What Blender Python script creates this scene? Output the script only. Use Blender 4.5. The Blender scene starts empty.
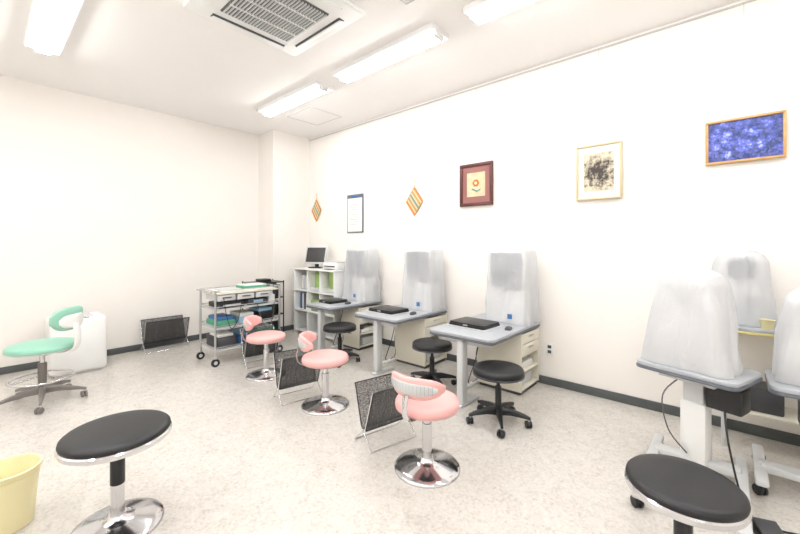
import bpy, bmesh, math, random
from mathutils import Vector, Matrix, noise
random.seed(4)
sc = bpy.context.scene
COL = sc.collection
R = math.radians

# ------------------------------------------------------------------ materials
def lin(c):
    return tuple(((v/255.0)/12.92 if v/255.0 <= 0.04045 else ((v/255.0+0.055)/1.055)**2.4) for v in c) + (1.0,)

def mat(name, rgb, rough=0.5, metal=0.0, var=0.0, vscale=8.0, bump=0.0, bscale=60.0, emit=0.0, alpha=1.0, coat=0.0, spec=0.5, detail=6):
    m = bpy.data.materials.new(name); m.use_nodes = True
    nt = m.node_tree; b = nt.nodes['Principled BSDF']
    c = lin(rgb)
    b.inputs['Base Color'].default_value = c
    b.inputs['Roughness'].default_value = rough
    b.inputs['Metallic'].default_value = metal
    b.inputs['Specular IOR Level'].default_value = spec
    b.inputs['Alpha'].default_value = alpha
    b.inputs['Coat Weight'].default_value = coat
    tc = nt.nodes.new('ShaderNodeTexCoord')
    if var > 0:
        n = nt.nodes.new('ShaderNodeTexNoise'); n.inputs['Scale'].default_value = vscale; n.inputs['Detail'].default_value = detail
        nt.links.new(tc.outputs['Object'], n.inputs['Vector'])
        r = nt.nodes.new('ShaderNodeValToRGB')
        r.color_ramp.elements[0].position = 0.3; r.color_ramp.elements[1].position = 0.7
        r.color_ramp.elements[0].color = tuple(v*(1-var) for v in c[:3])+(1,)
        r.color_ramp.elements[1].color = tuple(min(1, v*(1+var)) for v in c[:3])+(1,)
        nt.links.new(n.outputs['Fac'], r.inputs['Fac']); nt.links.new(r.outputs['Color'], b.inputs['Base Color'])
    if bump > 0:
        n2 = nt.nodes.new('ShaderNodeTexNoise'); n2.inputs['Scale'].default_value = bscale; n2.inputs['Detail'].default_value = 4
        nt.links.new(tc.outputs['Object'], n2.inputs['Vector'])
        bp = nt.nodes.new('ShaderNodeBump'); bp.inputs['Strength'].default_value = bump; bp.inputs['Distance'].default_value = 0.01
        nt.links.new(n2.outputs['Fac'], bp.inputs['Height']); nt.links.new(bp.outputs['Normal'], b.inputs['Normal'])
    if emit > 0:
        b.inputs['Emission Color'].default_value = (0.975, 0.99, 1.0, 1); b.inputs['Emission Strength'].default_value = emit
    return m

def vinyl(name, rgb, clear, bump, bscale):
    """thin translucent sheet: part clear, part diffuse, part light passing through"""
    m = bpy.data.materials.new(name); m.use_nodes = True
    nt = m.node_tree; nt.nodes.remove(nt.nodes['Principled BSDF']); out = nt.nodes['Material Output']
    tc = nt.nodes.new('ShaderNodeTexCoord')
    mp = nt.nodes.new('ShaderNodeMapping'); mp.inputs['Scale'].default_value = (1.0, 1.0, 0.4)
    nt.links.new(tc.outputs['Object'], mp.inputs['Vector'])
    n2 = nt.nodes.new('ShaderNodeTexNoise'); n2.inputs['Scale'].default_value = bscale; n2.inputs['Detail'].default_value = 4; n2.inputs['Distortion'].default_value = 0.8
    nt.links.new(mp.outputs[0], n2.inputs['Vector'])
    bp = nt.nodes.new('ShaderNodeBump'); bp.inputs['Strength'].default_value = bump; bp.inputs['Distance'].default_value = 0.02
    nt.links.new(n2.outputs['Fac'], bp.inputs['Height'])
    d = nt.nodes.new('ShaderNodeBsdfDiffuse'); d.inputs['Color'].default_value = lin(rgb)
    t = nt.nodes.new('ShaderNodeBsdfTranslucent'); t.inputs['Color'].default_value = lin(rgb)
    g = nt.nodes.new('ShaderNodeBsdfGlossy'); g.inputs['Roughness'].default_value = 0.18; g.inputs['Color'].default_value = (0.95,0.95,0.95,1)
    tr = nt.nodes.new('ShaderNodeBsdfTransparent')
    for s in (d, t, g): nt.links.new(bp.outputs['Normal'], s.inputs['Normal'])
    m1 = nt.nodes.new('ShaderNodeMixShader'); m1.inputs[0].default_value = 0.30
    nt.links.new(d.outputs[0], m1.inputs[1]); nt.links.new(t.outputs[0], m1.inputs[2])
    m2 = nt.nodes.new('ShaderNodeMixShader'); m2.inputs[0].default_value = 0.09
    nt.links.new(m1.outputs[0], m2.inputs[1]); nt.links.new(g.outputs[0], m2.inputs[2])
    m3 = nt.nodes.new('ShaderNodeMixShader'); m3.inputs[0].default_value = clear
    nt.links.new(m2.outputs[0], m3.inputs[1]); nt.links.new(tr.outputs[0], m3.inputs[2])
    nt.links.new(m3.outputs[0], out.inputs['Surface'])
    return m

M = {}
M['wall'] = mat('wall_paint', (247,242,236), 0.85, var=0.008, vscale=3, bump=0.05, bscale=120, spec=0.2)
M['ceil'] = mat('ceiling_paint', (253,250,248), 0.9, var=0.006, vscale=4, spec=0.1)
M['base'] = mat('baseboard_vinyl', (84,88,88), 0.5, var=0.05)
M['white'] = mat('white_plastic', (240,240,238), 0.4, var=0.01)
M['cream'] = mat('cream_laminate', (228,223,207), 0.45, var=0.01)
M['grey'] = mat('grey_laminate', (176,179,184), 0.4, var=0.03, vscale=30)
M['greyedge'] = mat('grey_edge', (104,108,116), 0.5)
M['lgrey'] = mat('light_grey_metal', (208,209,209), 0.4, var=0.01)
M['dgrey'] = mat('dark_grey_plastic', (70,70,74), 0.5)
M['black'] = mat('black_vinyl', (23,23,26), 0.45, var=0.1, bump=0.1, bscale=200)
M['blackp'] = mat('black_plastic', (25,26,29), 0.4)
M['chrome'] = mat('chrome', (215,215,218), 0.12, 1.0)
M['steel'] = mat('brushed_steel', (200,200,202), 0.3, 1.0)
M['pink'] = mat('pink_vinyl', (236,180,176), 0.45, var=0.02, bump=0.05, bscale=200)
M['green'] = mat('green_vinyl', (148,202,180), 0.45, var=0.02)
M['starbase'] = mat('taupe_base', (124,118,114), 0.45)
M['yellow'] = mat('yellow_plastic', (244,234,186), 0.4, alpha=0.95)
M['edgeyellow'] = mat('yellow_edge_band', (222,208,140), 0.5)
M['shelfgreen'] = mat('green_drawers', (170,200,120), 0.5)
M['seagreen'] = mat('sea_green_plastic', (86,164,132), 0.5)
M['blue'] = mat('blue_plastic', (64,112,168), 0.5)
M['ltblue'] = mat('light_blue_towel', (142,180,204), 0.8)
M['paper'] = mat('paper', (238,237,231), 0.8)
M['screen'] = mat('monitor_screen', (60,58,60), 0.2)
M['hood'] = vinyl('translucent_vinyl_cover', (240,242,245), 0.42, 0.8, 12)
M['hood2'] = vinyl('white_vinyl_cover', (236,237,239), 0.10, 0.9, 11)
M['inner'] = mat('grey_instrument_body', (104,108,116), 0.5)
M['tube'] = mat('fluorescent_diffuser', (255,255,255), 0.4, emit=33.5)
M['fixture'] = mat('fixture_enamel', (246,246,246), 0.4)
M['brownframe'] = mat('dark_red_wood', (84,34,30), 0.4, var=0.15, vscale=20)
M['mauve'] = mat('mauve_mat', (150,102,96), 0.8)
M['goldframe'] = mat('pale_gold_frame', (202,184,142), 0.4, 0.1)
M['woodframe'] = mat('honey_wood', (202,156,98), 0.45, var=0.12, vscale=25)
M['artbeige'] = mat('art_beige', (220,196,160), 0.8, var=0.12, vscale=12)
M['orange'] = mat('orange_felt', (216,124,62), 0.8)
M['gold'] = mat('gold_ochre_felt', (196,150,82), 0.8)
M['tan'] = mat('tan_felt', (222,200,164), 0.8)
M['teal'] = mat('teal_felt', (100,152,144), 0.8)
M['wire'] = mat('hanging_wire', (182,179,174), 0.5, 0.0)
M['gap'] = mat('aluminium_rail', (200,198,195), 0.6)
M['acdark'] = mat('grille_dark', (92,92,94), 0.6)
M['cable'] = mat('cable_grey', (90,90,92), 0.5)

def mesh_rack():
    m = mat('black_wire_mesh', (30,30,33), 0.5)
    nt = m.node_tree; b = nt.nodes['Principled BSDF']
    tc = nt.nodes['Texture Coordinate']
    w = nt.nodes.new('ShaderNodeTexNoise'); w.inputs['Scale'].default_value = 220; w.inputs['Detail'].default_value = 1
    r = nt.nodes.new('ShaderNodeMapRange'); r.inputs[1].default_value = 0.45; r.inputs[2].default_value = 0.55; r.inputs[3].default_value = 0.45; r.inputs[4].default_value = 0.9
    nt.links.new(tc.outputs['Object'], w.inputs['Vector']); nt.links.new(w.outputs['Fac'], r.inputs[0]); nt.links.new(r.outputs[0], b.inputs['Alpha'])
    return m
M['mesh'] = mesh_rack()

def floor_mat():
    m = mat('marbled_vinyl_floor', (214,208,200), 0.26, spec=0.5)
    nt = m.node_tree; b = nt.nodes['Principled BSDF']; tc = nt.nodes['Texture Coordinate']
    def nz(s, d, dist=0.0):
        n = nt.nodes.new('ShaderNodeTexNoise'); n.inputs['Scale'].default_value = s; n.inputs['Detail'].default_value = d
        n.inputs['Distortion'].default_value = dist; n.inputs['Roughness'].default_value = 0.7
        nt.links.new(tc.outputs['Object'], n.inputs['Vector']); return n
    a = nz(11, 10, 1.4); c2 = nz(60, 6, 0.6)
    mx = nt.nodes.new('ShaderNodeMath'); mx.operation = 'MULTIPLY_ADD'; mx.inputs[1].default_value = 0.58
    nt.links.new(c2.outputs['Fac'], mx.inputs[0])
    m2 = nt.nodes.new('ShaderNodeMath'); m2.operation = 'MULTIPLY'; m2.inputs[1].default_value = 0.42
    nt.links.new(a.outputs['Fac'], m2.inputs[0]); nt.links.new(m2.outputs[0], mx.inputs[2])
    r = nt.nodes.new('ShaderNodeValToRGB')
    e = r.color_ramp.elements
    e[0].position = 0.38; e[0].color = lin((183,176,167))
    e[1].position = 0.62; e[1].color = lin((218,213,206))
    k = e.new(0.48); k.color = lin((205,199,191))
    nt.links.new(mx.outputs[0], r.inputs['Fac']); nt.links.new(r.outputs['Color'], b.inputs['Base Color'])
    return m
M['floor'] = floor_mat()

def blue_art():
    m = mat('hydrangea_painting', (60,90,190), 0.6)
    nt = m.node_tree; b = nt.nodes['Principled BSDF']; tc = nt.nodes['Texture Coordinate']
    def vor(s):
        v = nt.nodes.new('ShaderNodeTexVoronoi'); v.inputs['Scale'].default_value = s
        nt.links.new(tc.outputs['Object'], v.inputs['Vector']); return v
    big, small = vor(17), vor(60)
    n = nt.nodes.new('ShaderNodeTexNoise'); n.inputs['Scale'].default_value = 30; n.inputs['Detail'].default_value = 8
    nt.links.new(tc.outputs['Object'], n.inputs['Vector'])
    a = nt.nodes.new('ShaderNodeMath'); a.operation = 'MULTIPLY_ADD'; a.inputs[1].default_value = 0.8
    nt.links.new(big.outputs['Distance'], a.inputs[0])
    s = nt.nodes.new('ShaderNodeMath'); s.operation = 'MULTIPLY_ADD'; s.inputs[1].default_value = 0.5
    nt.links.new(small.outputs['Distance'], s.inputs[0]); nt.links.new(n.outputs['Fac'], s.inputs[2])
    nt.links.new(s.outputs[0], a.inputs[2])
    r = nt.nodes.new('ShaderNodeValToRGB'); e = r.color_ramp.elements
    e[0].position = 0.58; e[0].color = lin((184,192,238))
    e[1].position = 0.98; e[1].color = lin((32,52,98))
    k = e.new(0.70); k.color = lin((104,116,206)); k = e.new(0.84); k.color = lin((56,78,172))
    mm = nt.nodes.new('ShaderNodeMath'); mm.operation = 'MULTIPLY'; mm.inputs[1].default_value = 0.76
    nt.links.new(a.outputs[0], mm.inputs[0])
    nt.links.new(mm.outputs[0], r.inputs['Fac'])
    sp = nt.nodes.new('ShaderNodeSeparateColor'); nt.links.new(small.outputs['Color'], sp.inputs[0])
    f = nt.nodes.new('ShaderNodeMath'); f.operation = 'MULTIPLY'; f.inputs[1].default_value = 0.4
    nt.links.new(sp.outputs[0], f.inputs[0])
    mix = nt.nodes.new('ShaderNodeMix'); mix.data_type = 'RGBA'
    nt.links.new(f.outputs[0], mix.inputs[0]); nt.links.new(r.outputs['Color'], mix.inputs[6]); mix.inputs[7].default_value = lin((132,136,214))
    nt.links.new(mix.outputs[2], b.inputs['Base Color'])
    return m
M['blueart'] = blue_art()

def sketch_art():
    m = mat('ink_sketch', (230,220,200), 0.8)
    nt = m.node_tree; b = nt.nodes['Principled BSDF']; tc = nt.nodes['Texture Coordinate']
    n = nt.nodes.new('ShaderNodeTexNoise'); n.inputs['Scale'].default_value = 20; n.inputs['Detail'].default_value = 10; n.inputs['Roughness'].default_value = 0.75
    nt.links.new(tc.outputs['Object'], n.inputs['Vector'])
    g = nt.nodes.new('ShaderNodeVectorMath'); g.operation = 'LENGTH'; nt.links.new(tc.outputs['Object'], g.inputs[0])
    k = nt.nodes.new('ShaderNodeMath'); k.operation = 'MULTIPLY_ADD'; k.inputs[1].default_value = 1.4
    nt.links.new(g.outputs['Value'], k.inputs[0]); nt.links.new(n.outputs['Fac'], k.inputs[2])
    r = nt.nodes.new('ShaderNodeValToRGB'); e = r.color_ramp.elements
    e[0].position = 0.57; e[0].color = lin((66,60,56)); e[1].position = 0.74; e[1].color = lin((216,204,180))
    nt.links.new(k.outputs[0], r.inputs['Fac']); nt.links.new(r.outputs['Color'], b.inputs['Base Color'])
    return m
M['sketch'] = sketch_art()

# ------------------------------------------------------------------ mesh helpers
def empty(name, loc=(0,0,0), rz=0):
    e = bpy.data.objects.new(name, None); e.empty_display_size = 0.1
    e.location = loc; e.rotation_euler = (0,0,R(rz)); COL.objects.link(e); return e

def finish(name, bm, m, parent=None, loc=(0,0,0), rot=(0,0,0), smooth=True, ang=38):
    bmesh.ops.recalc_face_normals(bm, faces=bm.faces)
    me = bpy.data.meshes.new(name); bm.to_mesh(me); bm.free()
    if smooth:
        me.polygons.foreach_set('use_smooth', [True]*len(me.polygons)); me.set_sharp_from_angle(angle=R(ang))
    me.materials.append(M[m] if isinstance(m, str) else m)
    o = bpy.data.objects.new(name, me); o.location = loc; o.rotation_euler = tuple(R(a) for a in rot)
    if parent: o.parent = parent
    COL.objects.link(o); return o

def box(name, size, loc, m, parent=None, bev=0.004, rot=(0,0,0), seg=2):
    bm = bmesh.new(); bmesh.ops.create_cube(bm, size=1)
    for v in bm.verts: v.co = Vector((v.co.x*size[0], v.co.y*size[1], v.co.z*size[2]))
    if bev > 0:
        bmesh.ops.bevel(bm, geom=bm.edges[:], offset=min(bev, min(size)*0.45), segments=seg, affect='EDGES', profile=0.5)
    return finish(name, bm, m, parent, loc, rot)

def rr(w, d, r, n=6):
    r = min(r, w/2-1e-4, d/2-1e-4); pts = []
    for cx, cy, a0 in ((w/2-r, d/2-r, 0), (-w/2+r, d/2-r, 90), (-w/2+r, -d/2+r, 180), (w/2-r, -d/2+r, 270)):
        for i in range(n+1):
            a = R(a0+90*i/n); pts.append((cx+r*math.cos(a), cy+r*math.sin(a)))
    return pts

def loft(name, rings, m, parent=None, loc=(0,0,0), rot=(0,0,0), closed_caps=True, loop=False, ang=38):
    bm = bmesh.new(); vs = [[bm.verts.new(p) for p in ring] for ring in rings]; n = len(rings[0])
    L = len(vs)
    for i in range(L if loop else L-1):
        a, b = vs[i], vs[(i+1) % L]
        for j in range(n):
            bm.faces.new((a[j], a[(j+1)%n], b[(j+1)%n], b[j]))
    if closed_caps and not loop:
        if closed_caps != 'top': bm.faces.new(vs[0])
        bm.faces.new(vs[-1])
    return finish(name, bm, m, parent, loc, rot, ang=ang)

def slab(name, w, d, h, r, loc, m, parent=None, bev=0.004, rot=(0,0,0)):
    def ring(k, z): return [(x, y, z) for x, y in rr(w-2*k, d-2*k, r-k if r > k else 0.001)]
    b = bev
    return loft(name, [ring(b, -h/2), ring(b*0.3, -h/2+b*0.3), ring(0, -h/2+b), ring(0, h/2-b), ring(b*0.3, h/2-b*0.3), ring(b, h/2)], m, parent, loc, rot)

def lathe(name, prof, m, parent=None, loc=(0,0,0), seg=40, rot=(0,0,0), ang=38):
    bm = bmesh.new(); rings = []
    for r, z in prof:
        if r < 1e-5: rings.append([bm.verts.new((0,0,z))])
        else: rings.append([bm.verts.new((r*math.cos(2*math.pi*i/seg), r*math.sin(2*math.pi*i/seg), z)) for i in range(seg)])
    for a, b in zip(rings, rings[1:]):
        for i in range(seg):
            j = (i+1) % seg
            if len(a) == 1 and len(b) == 1: continue
            if len(a) == 1: bm.faces.new((a[0], b[i], b[j]))
            elif len(b) == 1: bm.faces.new((a[i], a[j], b[0]))
            else: bm.faces.new((a[i], a[j], b[j], b[i]))
    return finish(name, bm, m, parent, loc, rot, ang=ang)

def cyl(name, r, h, loc, m, parent=None, rot=(0,0,0), seg=24, bev=0.002):
    b = min(bev, r*0.3, h*0.3)
    return lathe(name, [(0,-h/2),(r-b,-h/2),(r,-h/2+b),(r,h/2-b),(r-b,h/2),(0,h/2)], m, parent, loc, seg, rot)

def catmull(P, n=6, closed=False):
    P = [Vector(p) for p in P]; out = []; N = len(P)
    for i in range(N if closed else N-1):
        p0 = P[(i-1) % N] if closed or i > 0 else P[0]; p1 = P[i]; p2 = P[(i+1) % N]
        p3 = P[(i+2) % N] if closed or i+2 < N else P[-1]
        for k in range(n):
            t = k/n
            out.append(0.5*((2*p1)+(-p0+p2)*t+(2*p0-5*p1+4*p2-p3)*t*t+(-p0+3*p1-3*p2+p3)*t**3))
    if not closed: out.append(P[-1])
    return out

def tube(name, P, r, m, parent=None, loc=(0,0,0), smooth=False, closed=False, n=8, rot=(0,0,0), flat=None):
    pts = catmull(P, 6, closed) if smooth else [Vector(p) for p in P]
    N = len(pts); rings = []; up = None
    for i, p in enumerate(pts):
        a = pts[(i-1) % N] if closed or i > 0 else p; b = pts[(i+1) % N] if closed or i < N-1 else p
        t = (b-a)
        if t.length < 1e-8: t = Vector((0,0,1))
        t.normalize()
        if up is None: up = t.orthogonal().normalized() if flat is None else Vector(flat)
        up = (up - t*up.dot(t))
        up = up.normalized() if up.length > 1e-6 else t.orthogonal().normalized()
        s = t.cross(up)
        rx, ry = (r, r) if not isinstance(r, tuple) else r
        rings.append([tuple(p + up*math.cos(2*math.pi*k/n)*rx + s*math.sin(2*math.pi*k/n)*ry) for k in range(n)])
    return loft(name, rings, m, parent, loc, rot, loop=closed, ang=60)

def arc_pad(name, Rad, half_deg, hh, th, z, m, parent, mid=-90, tilt=0.0, back=False):
    rings = []; N = 26; K = 16
    for i in range(N+1):
        t = -1+2*i/N; a = R(mid+half_deg*t); s = max(0.12, (1-abs(t)**3.2))**0.5
        ring = []
        for k in range(K):
            q = 2*math.pi*k/K; c, sn = math.cos(q), math.sin(q)
            cc = math.copysign(abs(c)**0.75, c); ss = math.copysign(abs(sn)**0.6, sn)
            rad = Rad+cc*th*(0.5+0.5*s)+tilt*ss*hh; zz = z+ss*hh*s
            ring.append((rad*math.cos(a), rad*math.sin(a), zz))
        rings.append(ring)
    return loft(name, rings, m, parent, ang=60)

def plane_y(name, w, h, loc, m, parent=None, t=0.003):
    return box(name, (w, t, h), loc, m, parent, bev=0)

# ------------------------------------------------------------------ room
X0, X1, Y0, Y1, H = -5.68, 2.2, -1.8, 3.65, 3.12
T = 0.12
cx, cy = (X0+X1)/2, (Y0+Y1)/2
box('floor', (X1-X0+2*T, Y1-Y0+2*T, 0.1), (cx, cy, -0.05), 'floor', bev=0)
box('ceiling', (X1-X0+2*T, Y1-Y0+2*T, 0.1), (cx, cy, H+0.05), 'ceil', bev=0)
box('wall_back', (X1-X0+2*T, T, H), (cx, Y1+T/2, H/2), 'wall', bev=0)
box('wall_left', (T, Y1-Y0, H), (X0-T/2, cy, H/2), 'wall', bev=0)
box('wall_right', (T, Y1-Y0, H), (X1+T/2, cy, H/2), 'wall', bev=0)
box('wall_front', (X1-X0+2*T, T, H), (cx, Y0-T/2, H/2), 'wall', bev=0)
PX, PY = -5.24, 2.98
box('wall_corner_pillar', (PX-X0, Y1-PY, H), ((PX+X0)/2, (PY+Y1)/2, H/2), 'wall', bev=0)
bh, bt = 0.075, 0.012
box('baseboard_back', (X1-PX, bt, bh), ((X1+PX)/2, Y1-bt/2, bh/2), 'base', bev=0.002)
box('baseboard_left', (bt, PY-Y0, bh), (X0+bt/2, (PY+Y0)/2, bh/2), 'base', bev=0.002)
box('baseboard_pillar', (bt, Y1-PY-bt, bh), (PX+bt/2, (PY+Y1-bt)/2, bh/2), 'base', bev=0.002)
box('baseboard_pillar_side', (PX-X0-bt, bt, bh), ((PX+X0+bt)/2, PY-bt/2, bh/2), 'base', bev=0.002)
box('trim_picture_rail', (X1-PX, 0.012, 0.014), ((X1+PX)/2, Y1-0.006, H-0.03), 'gap', bev=0.002)

def hatch(x, y, w, d):
    e = empty('ceiling_access_hatch', (x, y, H))
    t = 0.008
    for n, s, l in (('frame_a', (w, t, 0.006), (0, -d/2, -0.003)), ('frame_b', (w, t, 0.006), (0, d/2, -0.003)),
                    ('frame_c', (t, d, 0.006), (-w/2, 0, -0.003)), ('frame_d', (t, d, 0.006), (w/2, 0, -0.003))):
        box(n, s, l, 'lgrey', e, bev=0.001)
    box('panel', (w-0.02, d-0.02, 0.003), (0,0,-0.0015), 'ceil', e, bev=0)
hatch(-4.28, 3.05, 0.55, 0.5)
hatch(-1.55, 1.85, 0.45, 0.45)

def fixture(x, y):
    e = empty('fluorescent_ceiling_light', (x, y, H))
    L, w = 1.27, 0.24
    rings = []
    for z, k in ((0, 0.0), (-0.035, 0.0), (-0.042, 0.006), (-0.042, 0.03), (-0.034, 0.045)):
        rings.append([(px, py, z) for px, py in ((-L/2+k*0.5, -w/2+k), (L/2-k*0.5, -w/2+k), (L/2-k*0.5, w/2-k), (-L/2+k*0.5, w/2-k))])
    loft('housing', rings, 'fixture', e)
    slab('diffuser', 1.19, 0.105, 0.034, 0.02, (0, 0, -0.058), 'tube', e, bev=0.008)
    for s in (-1, 1):
        box('lamp_holder', (0.024, 0.11, 0.040), (s*0.608, 0, -0.055), 'fixture', e)
for yy in (2.5, 0.37):
    for xx in (-3.95, -2.4, -0.85, 0.7):
        fixture(xx, yy)
fixture(-3.95, -1.2); fixture(-2.4, -1.2); fixture(0.7, -1.2)

# AC cassette
ac = empty('ceiling_air_conditioner', (-2.53, 1.455, H))
slab('panel', 0.95, 0.95, 0.035, 0.03, (0,0,-0.018), 'white', ac, bev=0.01)
box('intake_recess', (0.56, 0.56, 0.012), (0,0,-0.040), 'acdark', ac, bev=0.002)
for i in range(22):
    box('intake_slat', (0.54, 0.011, 0.012), (0, -0.262+i*0.025, -0.05), 'lgrey', ac, bev=0.002)
for i in range(3):
    box('intake_rib', (0.008, 0.54, 0.014), (-0.14+i*0.14, 0, -0.051), 'white', ac, bev=0.002)
for k in range(4):
    g = empty('vent_side', (0,0,0), 90*k); g.parent = ac
    box('outlet_slot', (0.60, 0.05, 0.01), (0, 0.385, -0.037), 'acdark', g, bev=0.002)
    box('louver', (0.59, 0.050, 0.007), (0, 0.392, -0.046), 'white', g, bev=0.003, rot=(14,0,0))

# ------------------------------------------------------------------ wall decor (back wall, facing -Y)
WY = Y1
def hang(parent, ztop, zloc, length=None):
    top = H-zloc-0.03 if length is None else ztop+length
    tube('hanging_wire', [(0, 0.006, ztop), (0, 0.010, top)], 0.0014, 'wire', parent, n=6)

def framed(name, x, z, w, h, fw, fm, inner):
    e = empty(name, (x, WY-0.022, z))
    for n, s, l in (('frame_top', (w, 0.024, fw), (0,0,h/2-fw/2)), ('frame_bottom', (w, 0.024, fw), (0,0,-h/2+fw/2)),
                    ('frame_left', (fw, 0.024, h-2*fw), (-w/2+fw/2,0,0)), ('frame_right', (fw, 0.024, h-2*fw), (w/2-fw/2,0,0))):
        box(n, s, l, fm, e, bev=0.004)
    inner(e, w-2*fw, h-2*fw)
    hang(e, h/2, z)
    return e
def in_flower(e, w, h):
    plane_y('mat_board', w, h, (0, 0.004, 0), 'mauve', e)
    plane_y('artwork', w*0.66, h*0.66, (0, 0.000, 0), 'artbeige', e)
    for i in range(6):
        a = i*math.pi/3
        cyl('flower_petal', 0.020, 0.003, (0.022*math.cos(a), -0.003, 0.015+0.022*math.sin(a)), 'orange', e, rot=(90,0,0))
    cyl('flower_centre', 0.018, 0.003, (0, -0.005, 0.015), 'yellow', e, rot=(90,0,0))
    box('flower_leaf', (0.07, 0.003, 0.018), (-0.02, -0.003, -0.06), 'teal', e, rot=(0,25,0))
    box('flower_leaf', (0.06, 0.003, 0.016), (0.03, -0.003, -0.07), 'teal', e, rot=(0,-25,0))
def in_sketch(e, w, h):
    plane_y('mat_board', w, h, (0, 0.004, 0), 'paper', e)
    plane_y('artwork', w*0.72, h*0.74, (0, 0.000, 0.0), 'sketch', e)
def in_blue(e, w, h):
    plane_y('artwork', w, h, (0, 0.003, 0), 'blueart', e)
framed('framed_flower_picture', -2.095, 2.018, 0.41, 0.47, 0.035, 'brownframe', in_flower)
framed('framed_ink_drawing', -0.868, 1.998, 0.365, 0.49, 0.016, 'goldframe', in_sketch)
framed('framed_blue_painting', 0.077, 2.108, 0.425, 0.32, 0.017, 'woodframe', in_blue)

def diamond(x, z, w, h):
    e = empty('diamond_wall_ornament', (x, WY-0.012, z))
    n = 9; cols = ['orange', 'tan', 'gold', 'tan', 'teal', 'tan', 'gold', 'tan', 'orange']
    A = Vector((0,0,h/2)); B = Vector((w/2,0,0)); C = Vector((0,0,-h/2)); D = Vector((-w/2,0,0))
    for i in range(n):
        t0, t1 = i/n, (i+0.9)/n
        q = [A.lerp(D,t0), B.lerp(C,t0), B.lerp(C,t1), A.lerp(D,t1)]
        bm = bmesh.new()
        f = [bm.verts.new((p.x, -0.006, p.z)) for p in q]; g = [bm.verts.new((p.x, 0.004, p.z)) for p in q]
        bm.faces.new(f); bm.faces.new(g[::-1])
        for j in range(4): bm.faces.new((f[j], f[(j+1)%4], g[(j+1)%4], g[j]))
        finish('stripe', bm, cols[i], e, smooth=False)
    for P, Q in ((A,B),(B,C),(C,D),(D,A)):
        tube('edge_cord', [P+Vector((0,-0.004,0)), Q+Vector((0,-0.004,0))], 0.006, 'gold', e, n=6)
    tube('hanging_loop', [(0,0,h/2),(-0.012,0.002,h/2+0.05),(0,0.002,h/2+0.10),(0.012,0.002,h/2+0.05),(0,0,h/2)], 0.002, 'woodframe', e, smooth=True, n=6)
diamond(-5.04, 1.912, 0.25, 0.36); diamond(-2.979, 1.90, 0.27, 0.36)

cb = empty('wall_clipboard_chart', (-4.10, WY-0.012, 1.81))
box('board', (0.35, 0.012, 0.56), (0,0,0), 'greyedge', cb)
box('paper_sheet', (0.31, 0.004, 0.49), (0,-0.008,-0.02), 'paper', cb, bev=0)
for i in range(9): box('text_line', (0.22-0.03*(i%3), 0.002, 0.006), (-0.01,-0.011,0.13-i*0.036), 'grey', cb, bev=0)
box('clip', (0.12, 0.012, 0.03), (0,-0.014,0.255), 'blue', cb)
tube('hanging_loop', [(-0.03,0,0.28),(0,0.002,0.33),(0.03,0,0.28)], 0.002, 'wire', cb, n=6)

ol = empty('wall_outlet', (-1.30, WY-0.005, 0.345))
box('plate', (0.075, 0.01, 0.12), (0,0,0), 'white', ol)
box('socket_upper', (0.035, 0.004, 0.03), (0,-0.006,0.024), 'dgrey', ol); box('socket_lower', (0.035, 0.004, 0.03), (0,-0.006,-0.024), 'dgrey', ol)

# ------------------------------------------------------------------ stools
def cushion(name, r, z0, th, m, e, rise=0.008):
    p = [(0, z0), (r*0.93, z0), (r*0.985, z0+th*0.15), (r, z0+th*0.42), (r*0.99, z0+th*0.68), (r*0.95, z0+th*0.87), (r*0.86, z0+th*0.98), (r*0.6, z0+th+rise*0.6), (0, z0+th+rise)]
    return lathe(name, p, m, e, seg=48, ang=70)

def disc_base(e, r):
    lathe('disc_base', [(0,0),(r,0),(r,0.008),(r*0.97,0.015),(r*0.8,0.026),(r*0.4,0.042),(0.045,0.052),(0.036,0.07),(0,0.07)], 'chrome', e, seg=56, ang=50)

def pink_stool(x, y, rz, H_=0.43):
    e = empty('pink_stool', (x, y, 0), rz)
    disc_base(e, 0.20)
    cyl('column', 0.030, 0.22, (0,0,0.165), 'chrome', e); cyl('piston', 0.022, 0.14, (0,0,0.315), 'chrome', e)
    cyl('seat_plate', 0.10, 0.015, (0,0,H_-0.072), 'dgrey', e)
    cushion('seat', 0.195, H_-0.065, 0.063, 'pink', e)
    tube('back_bracket', [(0,-0.06,H_-0.07),(0,-0.15,H_-0.085),(0,-0.215,H_-0.06),(0,-0.235,H_+0.0),(0,-0.222,H_+0.08)], (0.005, 0.02), 'chrome', e, smooth=True, flat=(0,0,1), n=10)
    arc_pad('backrest', 0.195, 62, 0.064, 0.021, H_+0.115, 'pink', e, tilt=0.1)
    arc_pad('backrest_shell', 0.212, 48, 0.036, 0.009, H_+0.115, 'lgrey', e, tilt=0.1)
    for i in range(15):
        a = R(-90-40+80*i/14); rr_ = 0.221
        tube('shell_rib', [(rr_*0.985*math.cos(a), rr_*0.985*math.sin(a), H_+0.088), (rr_*1.01*math.cos(a), rr_*1.01*math.sin(a), H_+0.142)], 0.0018, 'grey', e, n=5)
    tube('lever', [(0.03,0.02,H_-0.075),(0.12,0.07,H_-0.08)], 0.004, 'chrome', e)
pink_stool(-1.375, 1.80, 5)
pink_stool(-2.55, 1.93, -40)
pink_stool(-3.60, 1.97, -42)

def caster(e, x, y, r=0.026, a=0, m='blackp'):
    g = empty('caster', (x, y, 0), a); g.parent = e
    for s in (-1, 1): cyl('wheel', r, 0.016, (s*0.013, 0.01, r), m, g, rot=(0,90,0), seg=20)
    box('fork', (0.012, 0.03, 0.03), (0, 0.004, r+0.012), 'dgrey', g, bev=0.004)
    cyl('stem', 0.007, 0.03, (0, 0, r*2+0.01), 'steel', g, seg=10)

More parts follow.
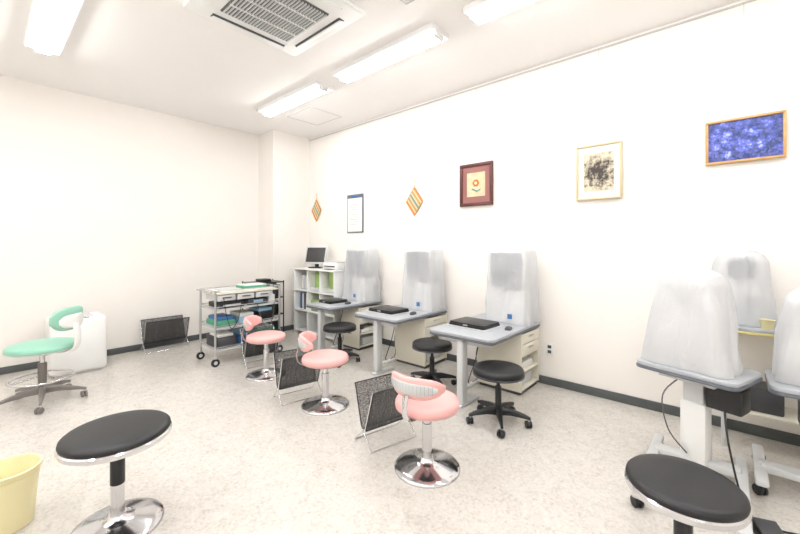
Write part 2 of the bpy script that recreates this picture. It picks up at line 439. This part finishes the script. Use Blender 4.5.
def star(e, rad, m, zc=0.095, ze=0.072, n=5, a0=10, cm='blackp'):
    for i in range(n):
        a = a0+360*i/n; g = empty('base_arm', (0,0,0), a); g.parent = e
        rings = []
        for t in (0.0, 0.35, 0.8, 1.0):
            w = 0.026*(1-t)+0.014; h = 0.020*(1-t)+0.010; z = zc*(1-t)+ze*t+ (0.012*math.sin(math.pi*t))
            rings.append([(0.02+t*(rad-0.02), yy*w/2*2*0.6, z+zz*h) for yy, zz in ((-1,-1),(1,-1),(1.0,0.4),(0.5,1),(-0.5,1),(-1,0.4))])
        loft('arm', rings, m, g, ang=30)
        caster(g, rad-0.012, 0, 0.026, 30+i*50, cm)
    cyl('hub', 0.032, 0.06, (0,0,zc), m, e)

def black_stool(x, y, a=0, H_=0.43):
    e = empty('black_rolling_stool', (x, y, 0), a)
    star(e, 0.235, 'blackp')
    cyl('column', 0.024, 0.17, (0,0,0.19), 'blackp', e); cyl('piston', 0.014, 0.10, (0,0,H_-0.12), 'blackp', e)
    cyl('seat_plate', 0.09, 0.02, (0,0,H_-0.075), 'blackp', e)
    cushion('seat', 0.19, H_-0.065, 0.06, 'black', e)
    lathe('seat_rim', [(0.175,H_-0.068),(0.191,H_-0.066),(0.193,H_-0.056),(0.185,H_-0.052)], 'dgrey', e)
    tube('lever', [(0.03,0.0,H_-0.085),(0.15,0.0,H_-0.095)], 0.005, 'blackp', e)
black_stool(-1.32, 2.62, 5); black_stool(-2.14, 2.88, 35); black_stool(-3.40, 2.78, 20)

def round_stool(x, y, H_, r):
    e = empty('round_black_stool', (x, y, 0))
    disc_base(e, 0.19)
    cyl('column', 0.028, 0.20, (0,0,0.155), 'chrome', e); cyl('bellows', 0.030, H_-0.30, (0,0,0.24+(H_-0.30)/2-0.03), 'blackp', e)
    cyl('seat_plate', r*0.7, 0.02, (0,0,H_-0.075), 'blackp', e)
    lathe('chrome_ring', [(r*0.80,H_-0.068),(r*1.0,H_-0.066),(r*1.02,H_-0.058),(r*1.02,H_-0.046),(r*0.99,H_-0.040),(r*0.8,H_-0.038)], 'chrome', e, seg=56)
    cushion('seat', r, H_-0.048, 0.039, 'black', e, rise=0.010)
round_stool(-2.195, 0.437, 0.485, 0.218)
round_stool(-0.13, 1.745, 0.485, 0.185)

gc = empty('green_rolling_stool', (-4.42, 0.355, 0), 45)
star(gc, 0.30, 'starbase', zc=0.11, ze=0.075, a0=20, cm='starbase')
cyl('column', 0.03, 0.24, (0,0,0.22), 'starbase', gc); cyl('piston', 0.018, 0.12, (0,0,0.37), 'chrome', gc)
ring = [(0.21*math.cos(a*math.pi/12), 0.21*math.sin(a*math.pi/12), 0.21) for a in range(24)]
tube('foot_ring', ring, 0.009, 'chrome', gc, closed=True)
for k in range(3):
    a = k*2*math.pi/3; tube('ring_spoke', [(0.025*math.cos(a),0.025*math.sin(a),0.23),(0.21*math.cos(a),0.21*math.sin(a),0.21)], 0.006, 'chrome', gc)
box('seat_mechanism', (0.16,0.12,0.03), (0,0,0.43), 'dgrey', gc)
cushion('seat', 0.235, 0.45, 0.06, 'green', gc)
lathe('seat_shell', [(0.10,0.44),(0.21,0.444),(0.232,0.458),(0.228,0.462)], 'white', gc, seg=48)
tube('back_bracket', [(0.05,0,0.44),(0.20,0,0.43),(0.275,0,0.47),(0.29,0,0.58),(0.27,0,0.68)], (0.012,0.035), 'white', gc, smooth=True, flat=(0,0,1), n=10)
arc_pad('backrest', 0.245, 40, 0.10, 0.026, 0.72, 'green', gc, mid=0, tilt=0.05)
arc_pad('backrest_shell', 0.268, 28, 0.06, 0.010, 0.70, 'white', gc, mid=0, tilt=0.05)

# ------------------------------------------------------------------ waste basket
wb = empty('wastebasket', (-2.60, 0.085, 0))
lathe('bucket', [(0,0.006),(0.085,0.006),(0.088,0.0),(0.094,0.002),(0.097,0.02),(0.116,0.265),(0.125,0.268),(0.126,0.278),(0.117,0.28),(0.112,0.272),(0.092,0.03),(0.085,0.012),(0,0.012)], 'yellow', wb, seg=48)
lathe('rim_groove', [(0.114,0.242),(0.119,0.242),(0.119,0.248),(0.1145,0.248)], 'yellow', wb, seg=48)

# ------------------------------------------------------------------ magazine racks
def mag_rack(x, y, rz, w=0.35):
    e = empty('mesh_magazine_rack', (x, y, 0), rz)
    for s in (-1, 1):
        q = [(-w/2, s*0.025, 0.11), (w/2, s*0.025, 0.11), (w/2, s*0.12, 0.39), (-w/2, s*0.12, 0.39)]
        bm = bmesh.new(); bm.faces.new([bm.verts.new(p) for p in q]); finish('mesh_panel', bm, 'mesh', e, smooth=False)
        tube('panel_rim', q, 0.0055, 'blackp', e, closed=True, n=6)
        for k in range(1, 4):
            xx = -w/2+w*k/4
            tube('panel_bar', [(xx, s*0.025, 0.11), (xx, s*0.12, 0.39)], 0.002, 'dgrey', e, n=5)
    bm = bmesh.new(); bm.faces.new([bm.verts.new(p) for p in ((-w/2,-0.025,0.11),(w/2,-0.025,0.11),(w/2,0.025,0.11),(-w/2,0.025,0.11))]); finish('mesh_floor', bm, 'mesh', e, smooth=False)
    for t in (-1, 1):
        xx = t*(w/2+0.008)
        for s in (-1, 1):
            tube('side_leg', [(xx, s*0.12, 0.395), (xx, s*0.03, 0.13), (xx, -s*0.11, 0.006)], 0.0045, 'chrome', e, n=8)
    for s in (-1, 1):
        tube('floor_rail', [(-w/2-0.008, s*0.11, 0.006), (w/2+0.008, s*0.11, 0.006)], 0.0045, 'chrome', e, n=8)
mag_rack(-1.80, 1.88, 78); mag_rack(-2.88, 1.88, 78); mag_rack(-4.0, 2.12, 80)
mag_rack(-5.50, 1.60, 90, 0.48)

# ------------------------------------------------------------------ covered instruments
def cover(name, secs, m, parent, loc=(0,0,0), rot=(0,0,0), amp=0.006, seed=0, steps=6, fold=0.0, freq=10):
    S = []
    for a, b in zip(secs, secs[1:]):
        for i in range(steps): S.append(tuple(a[k]+(b[k]-a[k])*i/steps for k in range(6)))
    S.append(secs[-1]); rings = []; zt = secs[-1][0]
    for z, w, d, r, ox, oy in S:
        base = rr(w, d, r, 4); pts = []
        for i, p in enumerate(base):
            q = base[(i+1) % len(base)]; kk = 12 if i % 5 == 4 else 1
            for j in range(kk): pts.append((p[0]+(q[0]-p[0])*j/kk, p[1]+(q[1]-p[1])*j/kk))
        ring = []; N = len(pts)
        for i, (px, py) in enumerate(pts):
            p = Vector((px+ox, py+oy, z)); nv = noise.noise_vector(Vector((p.x, p.y, p.z*0.55))*freq+Vector((seed*7.1, 0, 0)))
            u = i/N*2*math.pi
            k = max(0, 1-z/zt)
            f = (math.sin(u*7+seed+z*3)*0.55+math.sin(u*13+seed*2-z*4)*0.45)
            p = p+Vector((nv.x, nv.y, nv.z*0.3))*amp+Vector((px, py, 0)).normalized()*fold*f*(0.3+k)
            if z < 0.02: p.z = z
            ring.append(tuple(p))
        rings.append(ring)
    return loft(name, rings, m, parent, loc, rot, closed_caps='top' if m in ('hood','hood2') else True, ang=80)

def exam_table(xr, y0, ye=3.62, w=0.63, t=0.61, seed=0):
    xc = xr-w/2; d = ye-y0; yc = (y0+ye)/2
    e = empty('exam_table', (xc, yc, 0))
    slab('table_top', w, d, 0.022, 0.05, (0,0,t-0.011), 'grey', e, bev=0.004)
    slab('top_edge_band', w, d, 0.022, 0.05, (0,0,t-0.0335), 'greyedge', e, bev=0.006)
    box('apron', (w-0.12, 0.03, 0.05), (0,-d/2+0.10,t-0.07), 'lgrey', e)
    box('leg', (0.06, 0.085, t-0.07), (0.0,-d/2+0.07,(t-0.07)/2+0.022), 'lgrey', e, bev=0.012, seg=3)
    box('leg_foot', (0.07, 0.30, 0.022), (0,-d/2+0.15,0.011), 'lgrey', e, bev=0.008)
    box('leg_rear', (0.05, 0.05, t-0.07), (-w/2+0.06,d/2-0.06,(t-0.07)/2+0.022), 'lgrey', e, bev=0.008)
    box('rear_foot', (0.05, 0.10, 0.022), (-w/2+0.06,d/2-0.06,0.011), 'lgrey', e, bev=0.008)
    cw, cd = 0.44, 0.42; cxl = w/2-0.02-cw/2; cyl_ = d/2-0.005-cd/2; ch = t-0.048
    if w < 0.6: cw = 0.36; cxl = w/2-0.02-cw/2
    th = 0.018
    box('cabinet_front_panel', (cw, th, ch-0.03), (cxl, cyl_-cd/2+th/2, (ch-0.03)/2+0.03), 'cream', e, bev=0.002)
    box('cabinet_rear_panel', (cw, th, ch-0.03), (cxl, cyl_+cd/2-th/2, (ch-0.03)/2+0.03), 'cream', e, bev=0.002)
    box('cabinet_side_panel', (th, cd-2*th, ch-0.03), (cxl-cw/2+th/2, cyl_, (ch-0.03)/2+0.03), 'cream', e, bev=0.002)
    for z in (0.045, 0.20, 0.345):
        box('cabinet_shelf', (cw-th, cd-2*th, 0.015), (cxl+th/2, cyl_, z), 'cream', e, bev=0.002)
    box('cabinet_plinth', (cw-0.03, cd-0.03, 0.03), (cxl, cyl_, 0.015), 'dgrey', e, bev=0.002)
    for z in (0.40, 0.50):
        box('drawer_front', (0.018, cd-2*th-0.004, 0.092), (cxl+cw/2-0.006, cyl_, z), 'cream', e, bev=0.004)
        box('drawer_handle', (0.016, 0.10, 0.012), (cxl+cw/2+0.008, cyl_, z+0.01), 'steel', e, bev=0.004)
    box('stored_papers', (cw*0.65, 0.28, 0.05), (cxl+0.04, cyl_, 0.235), 'paper', e, bev=0.003)
    box('stored_box', (cw*0.6, 0.24, 0.09), (cxl+0.05, cyl_, 0.10), 'lgrey', e, bev=0.004)
    box('stored_folder', (cw*0.62, 0.04, 0.10), (cxl+0.04, cyl_-0.12, 0.312-0.05), 'dgrey', e, bev=0.003)
    x0 = -w/2+0.16; yb = cyl_-cd/2-0.04
    box('power_strip', (0.05, 0.20, 0.025), (x0-0.02, yb-0.02, 0.0125), 'white', e, bev=0.006)
    tube('cable', [(x0,d/2-0.10,t-0.05),(x0-0.03,yb+0.10,0.32),(x0+0.03,yb+0.03,0.10),(x0-0.02,yb,0.03)], 0.004, 'cable', e, smooth=True)
    tube('cable', [(x0+0.06,yb+0.02,t-0.05),(x0+0.05,yb-0.05,0.30),(x0+0.0,yb-0.10,0.08),(x0-0.02,yb-0.06,0.03)], 0.004, 'blackp', e, smooth=True)
    return e

def hooded(x, y, z, seed):
    e = empty('covered_eye_test_instrument', (x, y, z))
    box('instrument_foot', (0.32, 0.26, 0.05), (0, 0, 0.025), 'white', e, bev=0.012)
    box('instrument_lower_body', (0.26, 0.20, 0.26), (0.02, 0.02, 0.18), 'white', e, bev=0.02)
    box('instrument_screen', (0.31, 0.03, 0.33), (-0.018, -0.095, 0.495), 'inner', e, bev=0.01)
    box('instrument_head', (0.24, 0.10, 0.26), (0, 0.02, 0.48), 'white', e, bev=0.02)
    cover('vinyl_cover', [(0.004,0.43,0.365,0.045,0,0),(0.12,0.412,0.34,0.04,0,0),(0.36,0.392,0.30,0.03,0,0),(0.61,0.385,0.265,0.025,0,0.0),(0.672,0.38,0.255,0.025,0,0),(0.688,0.36,0.235,0.025,0,0)], 'hood', e, amp=0.014, seed=seed, fold=0.012)
    box('cover_label', (0.045, 0.002, 0.045), (0.07, -0.198, 0.08), 'blue', e, bev=0)

def laptop(x, y, z, rz, w=0.38, d=0.28):
    e = empty('black_laptop_case', (x, y, z), rz)
    slab('pad', w+0.05, d+0.04, 0.006, 0.02, (0,0,0.003), 'lgrey', e, bev=0.002)
    slab('lower_shell', w, d, 0.018, 0.025, (0,0,0.016), 'blackp', e, bev=0.005)
    slab('lid', w-0.01, d-0.01, 0.014, 0.025, (0,0,0.033), 'blackp', e, bev=0.005)
    box('latch', (0.05,0.008,0.012), (0,-d/2,0.025), 'steel', e)
for xr, y0, s, w_ in ((-1.37, 2.62, 1, 0.63), (-2.45, 2.70, 2, 0.63), (-3.51, 2.72, 3, 0.51)):
    t = 0.61
    exam_table(xr, y0, t=t, seed=s, w=w_)
    hooded(xr-0.215, 3.43, t+0.001, s)
    k = 1 if w_ > 0.6 else 0.7
    laptop(xr-0.385*(1 if k == 1 else 0.78), 3.01, t+0.001, -3, w=0.38*k, d=0.29)
    m_ = empty('small_handheld_controller', (xr-0.075, 3.06, t+0.001), 8)
    cover('shell', [(0.0,0.05,0.085,0.02,0,0),(0.015,0.052,0.088,0.024,0,0),(0.026,0.036,0.066,0.018,0,0)], 'dgrey', m_, amp=0.0)

# ------------------------------------------------------------------ corner shelf with monitor and printer
sh = empty('white_storage_shelf', (-4.545, 3.415, 0))
W_, D_, HH = 1.01, 0.42, 1.0
box('top', (W_, D_, 0.025), (0,0,HH-0.0125), 'white', sh)
box('side_left', (0.02, D_-0.02, HH-0.025), (-W_/2+0.02,0,(HH-0.025)/2), 'white', sh, bev=0.002)
box('side_right', (0.02, D_-0.02, HH-0.025), (W_/2-0.02,0,(HH-0.025)/2), 'white', sh, bev=0.002)
box('back', (W_-0.06, 0.01, HH-0.03), (0,D_/2-0.02,(HH-0.03)/2), 'white', sh, bev=0)
for x in (-0.16, 0.15): box('divider', (0.018, D_-0.04, HH-0.03), (x,0,(HH-0.03)/2), 'white', sh, bev=0.002)
for z in (0.05, 0.36, 0.66): box('shelf_board', (W_-0.06, D_-0.04, 0.018), (0,0,z), 'white', sh, bev=0.002)
for x in (-0.005, 0.32):
    box('green_back_liner', (0.28, 0.006, 0.29), (x, -0.05, 0.818), 'shelfgreen', sh, bev=0)
    box('white_document_tray', (0.22, 0.10, 0.05), (x, -0.12, 0.696), 'lgrey', sh, bev=0.008)
    box('green_file_box', (0.26, 0.28, 0.16), (x, 0.0, 0.452), 'shelfgreen', sh, bev=0.008)
for i in range(5): box('book', (0.04, 0.24, 0.20+0.02*(i%2)), (-0.41+i*0.047, 0.02, 0.78), ['paper','lgrey','paper','grey','paper'][i], sh, bev=0.003)
for i in range(5): box('binder', (0.045, 0.24, 0.24), (-0.42+i*0.05, 0.0, 0.49), ['blue','paper','dgrey','paper','lgrey'][i], sh, bev=0.003)

mo = empty('computer_monitor', (-4.72, 3.40, 1.001), 28)
slab('stand_foot', 0.22, 0.17, 0.016, 0.05, (0,0,0.008), 'blackp', mo)
box('stand_neck', (0.06, 0.025, 0.12), (0,0.03,0.075), 'blackp', mo, rot=(-12,0,0))
box('bezel', (0.34, 0.03, 0.28), (0,0.0,0.195), 'lgrey', mo, bev=0.01, rot=(-18,0,0))
box('screen', (0.30, 0.004, 0.23), (0,-0.0155,0.20), 'screen', mo, bev=0, rot=(-18,0,0))
pr = empty('desktop_printer', (-4.24, 3.41, 1.001))
box('body', (0.32, 0.26, 0.10), (0,0,0.05), 'white', pr, bev=0.018)
box('paper_slot', (0.24, 0.01, 0.02), (0,-0.128,0.045), 'dgrey', pr)
box('lid', (0.30, 0.22, 0.012), (0,0.0,0.106), 'lgrey', pr, bev=0.005)
box('tray', (0.22, 0.08, 0.006), (0,-0.155,0.025), 'white', pr)

# ------------------------------------------------------------------ trolley
tr = empty('medical_trolley', (-4.465, 2.115, 0))
tw, td = 0.42, 0.78
for sx in (-1, 1):
    for sy in (-1, 1):
        tube('post', [(sx*tw/2, sy*td/2, 0.10), (sx*tw/2, sy*td/2, 0.84)], 0.012, 'steel', tr, n=10)
        g = empty('wheel_set', (sx*tw/2, sy*td/2, 0)); g.parent = tr
        cyl('wheel', 0.045, 0.022, (0, 0, 0.045), 'blackp', g, rot=(0,90,0)); cyl('wheel_hub', 0.02, 0.028, (0,0,0.045), 'lgrey', g, rot=(0,90,0))
        box('fork', (0.036, 0.03, 0.022), (0,0,0.098), 'steel', g)
for z, mm in ((0.80, 'cream'), (0.62, 'lgrey'), (0.41, 'lgrey'), (0.17, 'lgrey')):
    slab('shelf_tray', tw-0.01, td-0.01, 0.018, 0.02, (0,0,z), mm, tr)
    for s in (-1, 1):
        tube('tray_rail_long', [(s*tw/2, -td/2, z+0.035), (s*tw/2, td/2, z+0.035)], 0.005, 'steel', tr)
        tube('tray_rail_short', [(-tw/2, s*td/2, z+0.035), (tw/2, s*td/2, z+0.035)], 0.005, 'steel', tr)
for k in range(3):
    box('drawer', (0.34, 0.20, 0.065), (0.03, -0.26+k*0.225, 0.75), 'lgrey', tr, bev=0.006)
    box('drawer_pull', (0.012, 0.10, 0.012), (0.207, -0.26+k*0.225, 0.755), 'dgrey', tr)
tube('push_handle', [(-0.12,-td/2,0.82),(-0.12,-td/2-0.07,0.84),(0.12,-td/2-0.07,0.84),(0.12,-td/2,0.82)], 0.009, 'steel', tr)
slab('top_mat', 0.36, 0.66, 0.012, 0.02, (0,0.0,0.816), 'paper', tr)
box('top_document_tray', (0.22, 0.30, 0.03), (-0.02,0.14,0.838), 'seagreen', tr, bev=0.006)
box('top_papers', (0.20, 0.28, 0.012), (-0.01,0.14,0.859), 'paper', tr, bev=0.002)
box('top_instrument_case', (0.16, 0.20, 0.025), (0.04,-0.20,0.835), 'lgrey', tr, bev=0.006)
box('top_pen_tray', (0.05, 0.16, 0.02), (-0.12,-0.18,0.832), 'blackp', tr, bev=0.005)
slab('shelf_device', 0.30, 0.30, 0.06, 0.02, (0.03,-0.19,0.662), 'blackp', tr, bev=0.008)
slab('shelf_device', 0.28, 0.26, 0.07, 0.02, (0.03,0.13,0.667), 'dgrey', tr, bev=0.008)
box('device_display', (0.004, 0.12, 0.03), (0.172,0.13,0.672), 'ltblue', tr, bev=0)
box('device_knob_panel', (0.004, 0.20, 0.02), (0.181,-0.19,0.66), 'lgrey', tr, bev=0)
box('device_small', (0.20, 0.09, 0.10), (0.05,0.32,0.68), 'white', tr, bev=0.01)
for i, (yy, mm, hh) in enumerate(((-0.25,'seagreen',0.07),(0.0,'ltblue',0.08),(0.24,'blackp',0.11))):
    box('basket_middle', (0.31, 0.21, hh), (0.01, yy, 0.42+hh/2), mm, tr, bev=0.012)
    box('folded_towel', (0.27, 0.18, 0.045), (0.01, yy, 0.44+hh), ['blue','paper','ltblue'][i], tr, bev=0.014)
for i, (yy, mm, hh) in enumerate(((-0.24,'dgrey',0.12),(0.02,'blue',0.10),(0.25,'seagreen',0.14))):
    box('basket_lower', (0.32, 0.22, hh), (0.01, yy, 0.18+hh/2), mm, tr, bev=0.012)
    box('basket_content', (0.26, 0.17, 0.04), (0.01, yy, 0.19+hh), ['paper','ltblue','paper'][i], tr, bev=0.01)
tube('hanging_cable', [(0.21,-0.3,0.76),(0.24,-0.28,0.55),(0.235,-0.22,0.40),(0.24,-0.15,0.50),(0.21,-0.1,0.64)], 0.004, 'blackp', tr, smooth=True)
tube('hanging_cable', [(0.21,0.1,0.64),(0.24,0.14,0.45),(0.235,0.22,0.33),(0.24,0.28,0.46),(0.21,0.32,0.64)], 0.004, 'cable', tr, smooth=True)

fr = empty('black_file_cart', (-4.98, 2.68, 0))
for sx in (-1, 1):
    for sy in (-1, 1):
        tube('post', [(sx*0.15, sy*0.23, 0.052), (sx*0.15, sy*0.23, 0.84)], 0.009, 'blackp', fr)
        caster(fr, sx*0.15, sy*0.23, 0.022)
for z in (0.10, 0.36, 0.60, 0.82): box('shelf', (0.31, 0.47, 0.015), (0,0,z), 'blackp', fr)
for z in (0.11, 0.37, 0.61):
    for i in range(7):
        hh = 0.17+0.02*(i%3)
        box('binder', (0.24, 0.045, hh), (0.01, -0.19+i*0.06, z+hh/2), ['dgrey','blackp','blackp','lgrey','dgrey','dgrey','blackp'][(i+int(z*10))%7], fr, bev=0.003)
box('telephone', (0.18,0.15,0.04), (0,0,0.848), 'blackp', fr, bev=0.012)

# ------------------------------------------------------------------ white air purifier near left wall
ap = empty('air_purifier', (-5.30, 0.69, 0))
box('body', (0.46, 0.46, 0.56), (0,0,0.30), 'white', ap, bev=0.035, seg=4)
box('plinth', (0.40, 0.38, 0.02), (0,0,0.01), 'lgrey', ap)
box('front_panel', (0.012, 0.37, 0.44), (0.232,0,0.28), 'white', ap, bev=0.006)
for i in range(9): box('top_louver', (0.30, 0.012, 0.006), (0,-0.12+i*0.03,0.582), 'lgrey', ap, bev=0.002)
box('control_panel', (0.03, 0.16, 0.004), (0.185,0,0.581), 'dgrey', ap)

# ------------------------------------------------------------------ right-hand instrument tables
def inst_table(x, y, rz, w, d, t, basew=0.42, based=0.62, boff=-0.08, brz=0):
    e = empty('instrument_table', (x, y, 0), rz)
    slab('table_top', w, d, 0.022, 0.05, (0,0,t-0.011), 'grey', e)
    slab('top_edge_band', w+0.006, d+0.006, 0.02, 0.05, (0,0,t-0.0325), 'greyedge', e, bev=0.006)
    box('top_bracket', (w*0.55, d*0.7, 0.03), (0,0,t-0.058), 'lgrey', e)
    box('column_outer', (0.13, 0.09, t*0.55), (0,0,0.08+t*0.275), 'white', e, bev=0.012)
    box('column_inner', (0.105, 0.07, t*0.5), (0,0,t-0.07-t*0.25), 'lgrey', e, bev=0.01)
    b = empty('base', (0,0,0), brz); b.parent = e
    box('base_crossbar', (basew, 0.09, 0.045), (0,0,0.085), 'lgrey', b, bev=0.012)
    for s in (-1, 1):
        box('base_foot', (0.055, based, 0.035), (s*basew/2,boff,0.08), 'lgrey', b, bev=0.012)
        for q in (-1, 1):
            caster(b, s*basew/2, boff+q*(based/2-0.04), 0.028, 40*s*q)
    return e
it = inst_table(-0.15, 2.80, -18, 0.50, 0.38, 0.64, basew=0.40, based=0.80, boff=-0.20, brz=18)
box('power_supply_box', (0.16, 0.13, 0.13), (0.15, 0.0, 0.50), 'blackp', it, bev=0.01)
tube('power_cable', [(-0.05,-0.05,0.57),(-0.12,-0.12,0.45),(-0.10,-0.10,0.25),(-0.02,-0.06,0.13)], 0.004, 'cable', it, smooth=True)
tube('power_cable', [(0.15,-0.05,0.46),(0.20,-0.14,0.30),(0.26,-0.16,0.06),(0.34,-0.22,0.008),(0.5,-0.12,0.008)], 0.005, 'blackp', it, smooth=True)

def big_hood(x, y, z, rz, seed, name='covered_slit_lamp', sc_=1.0, m='hood2', hgt=0.57):
    e = empty(name, (x, y, z), rz)
    box('instrument_base', (0.26*sc_, 0.22*sc_, 0.06), (0,0,0.03), 'lgrey', e, bev=0.012)
    box('instrument_column', (0.07, 0.08, hgt*0.65), (0,0.02,hgt*0.4), 'lgrey', e, bev=0.012)
    box('instrument_head', (0.18*sc_, 0.13*sc_, 0.14), (0,0,hgt*0.76), 'inner' if m == 'hood' else 'lgrey', e, bev=0.02)
    s = sc_
    cover('vinyl_cover', [(0.003,0.42*s,0.31*s,0.06,0,0),(0.06,0.41*s,0.31*s,0.065,0,0),(hgt*0.35,0.39*s,0.29*s,0.07,0,0),(hgt*0.65,0.36*s,0.25*s,0.075,0,0),(hgt*0.85,0.325*s,0.22*s,0.075,0,0),(hgt*0.94,0.27*s,0.19*s,0.07,0,0),(hgt*0.985,0.19*s,0.13*s,0.05,0,0),(hgt,0.09*s,0.06*s,0.025,0,0)], m, e, amp=0.020, seed=seed, fold=0.010, freq=8)
    return e
big_hood(-0.17, 2.80, 0.641, -18, 5)

st = empty('wall_side_table', (0.24, 3.46, 0))
slab('table_top', 0.62, 0.34, 0.022, 0.03, (0,0,0.80), 'grey', st)
slab('top_edge_band', 0.626, 0.346, 0.018, 0.03, (0,0,0.78), 'edgeyellow', st)
for sx in (-1,1):
    for sy in (-1,1):
        tube('leg', [(sx*0.27, sy*0.13, 0.0), (sx*0.27, sy*0.13, 0.772)], 0.014, 'lgrey', st, n=10)
box('lower_shelf', (0.55, 0.27, 0.018), (0,0,0.25), 'cream', st)
box('stored_case', (0.24, 0.20, 0.16), (-0.1,0,0.34), 'dgrey', st, bev=0.01)
big_hood(0.06, 3.49, 0.812, 0, 8, 'covered_tonometer', 0.80, 'hood', 0.50)
cup = empty('yellow_cup', (0.18, 3.325, 0.812))
lathe('cup_body', [(0,0.0),(0.028,0.0),(0.036,0.06),(0.038,0.062),(0.034,0.061),(0.026,0.006),(0,0.006)], 'yellow', cup, seg=28)
bt_ = empty('spray_bottle', (0.30, 3.36, 0.812))
lathe('bottle_body', [(0,0),(0.028,0),(0.03,0.005),(0.03,0.09),(0.012,0.12),(0.012,0.13),(0,0.13)], 'ltblue', bt_, seg=24)
box('spray_head', (0.05,0.018,0.022), (-0.01,0,0.142), 'blue', bt_, bev=0.005); tube('trigger', [(-0.02,0,0.135),(-0.03,0,0.10)], 0.004, 'blue', bt_)

it2 = inst_table(0.43, 2.98, 0, 0.54, 0.40, 0.60, basew=0.60, based=0.50, boff=0.02)
big_hood(0.37, 3.00, 0.601, 0, 11, sc_=0.85, hgt=0.52)
box('hanging_control_box', (0.10, 0.12, 0.16), (-0.10, -0.05, 0.46), 'dgrey', it2, bev=0.01)

fp = empty('foot_pedal', (0.14, 2.42, 0), 20)
box('pedal_base', (0.12, 0.16, 0.02), (0,0,0.01), 'blackp', fp, bev=0.006)
box('pedal_plate', (0.09, 0.12, 0.018), (0,-0.005,0.034), 'dgrey', fp, bev=0.006, rot=(8,0,0))

# ------------------------------------------------------------------ world + camera
w = bpy.data.worlds.new('World'); sc.world = w; w.use_nodes = True
w.node_tree.nodes['Background'].inputs['Color'].default_value = (1,1,1,1)
w.node_tree.nodes['Background'].inputs['Strength'].default_value = 0.5
cam = bpy.data.cameras.new('camera'); co = bpy.data.objects.new('camera', cam); COL.objects.link(co)
co.location = (0, 0, 1.35); co.rotation_euler = (R(90), 0, R(41.54))
cam.sensor_width = 36; cam.lens = 372/800*36; cam.shift_y = -22/800; cam.clip_start = 0.05
sc.camera = co
sc.view_settings.view_transform = 'Standard'
sc.view_settings.look = 'None'
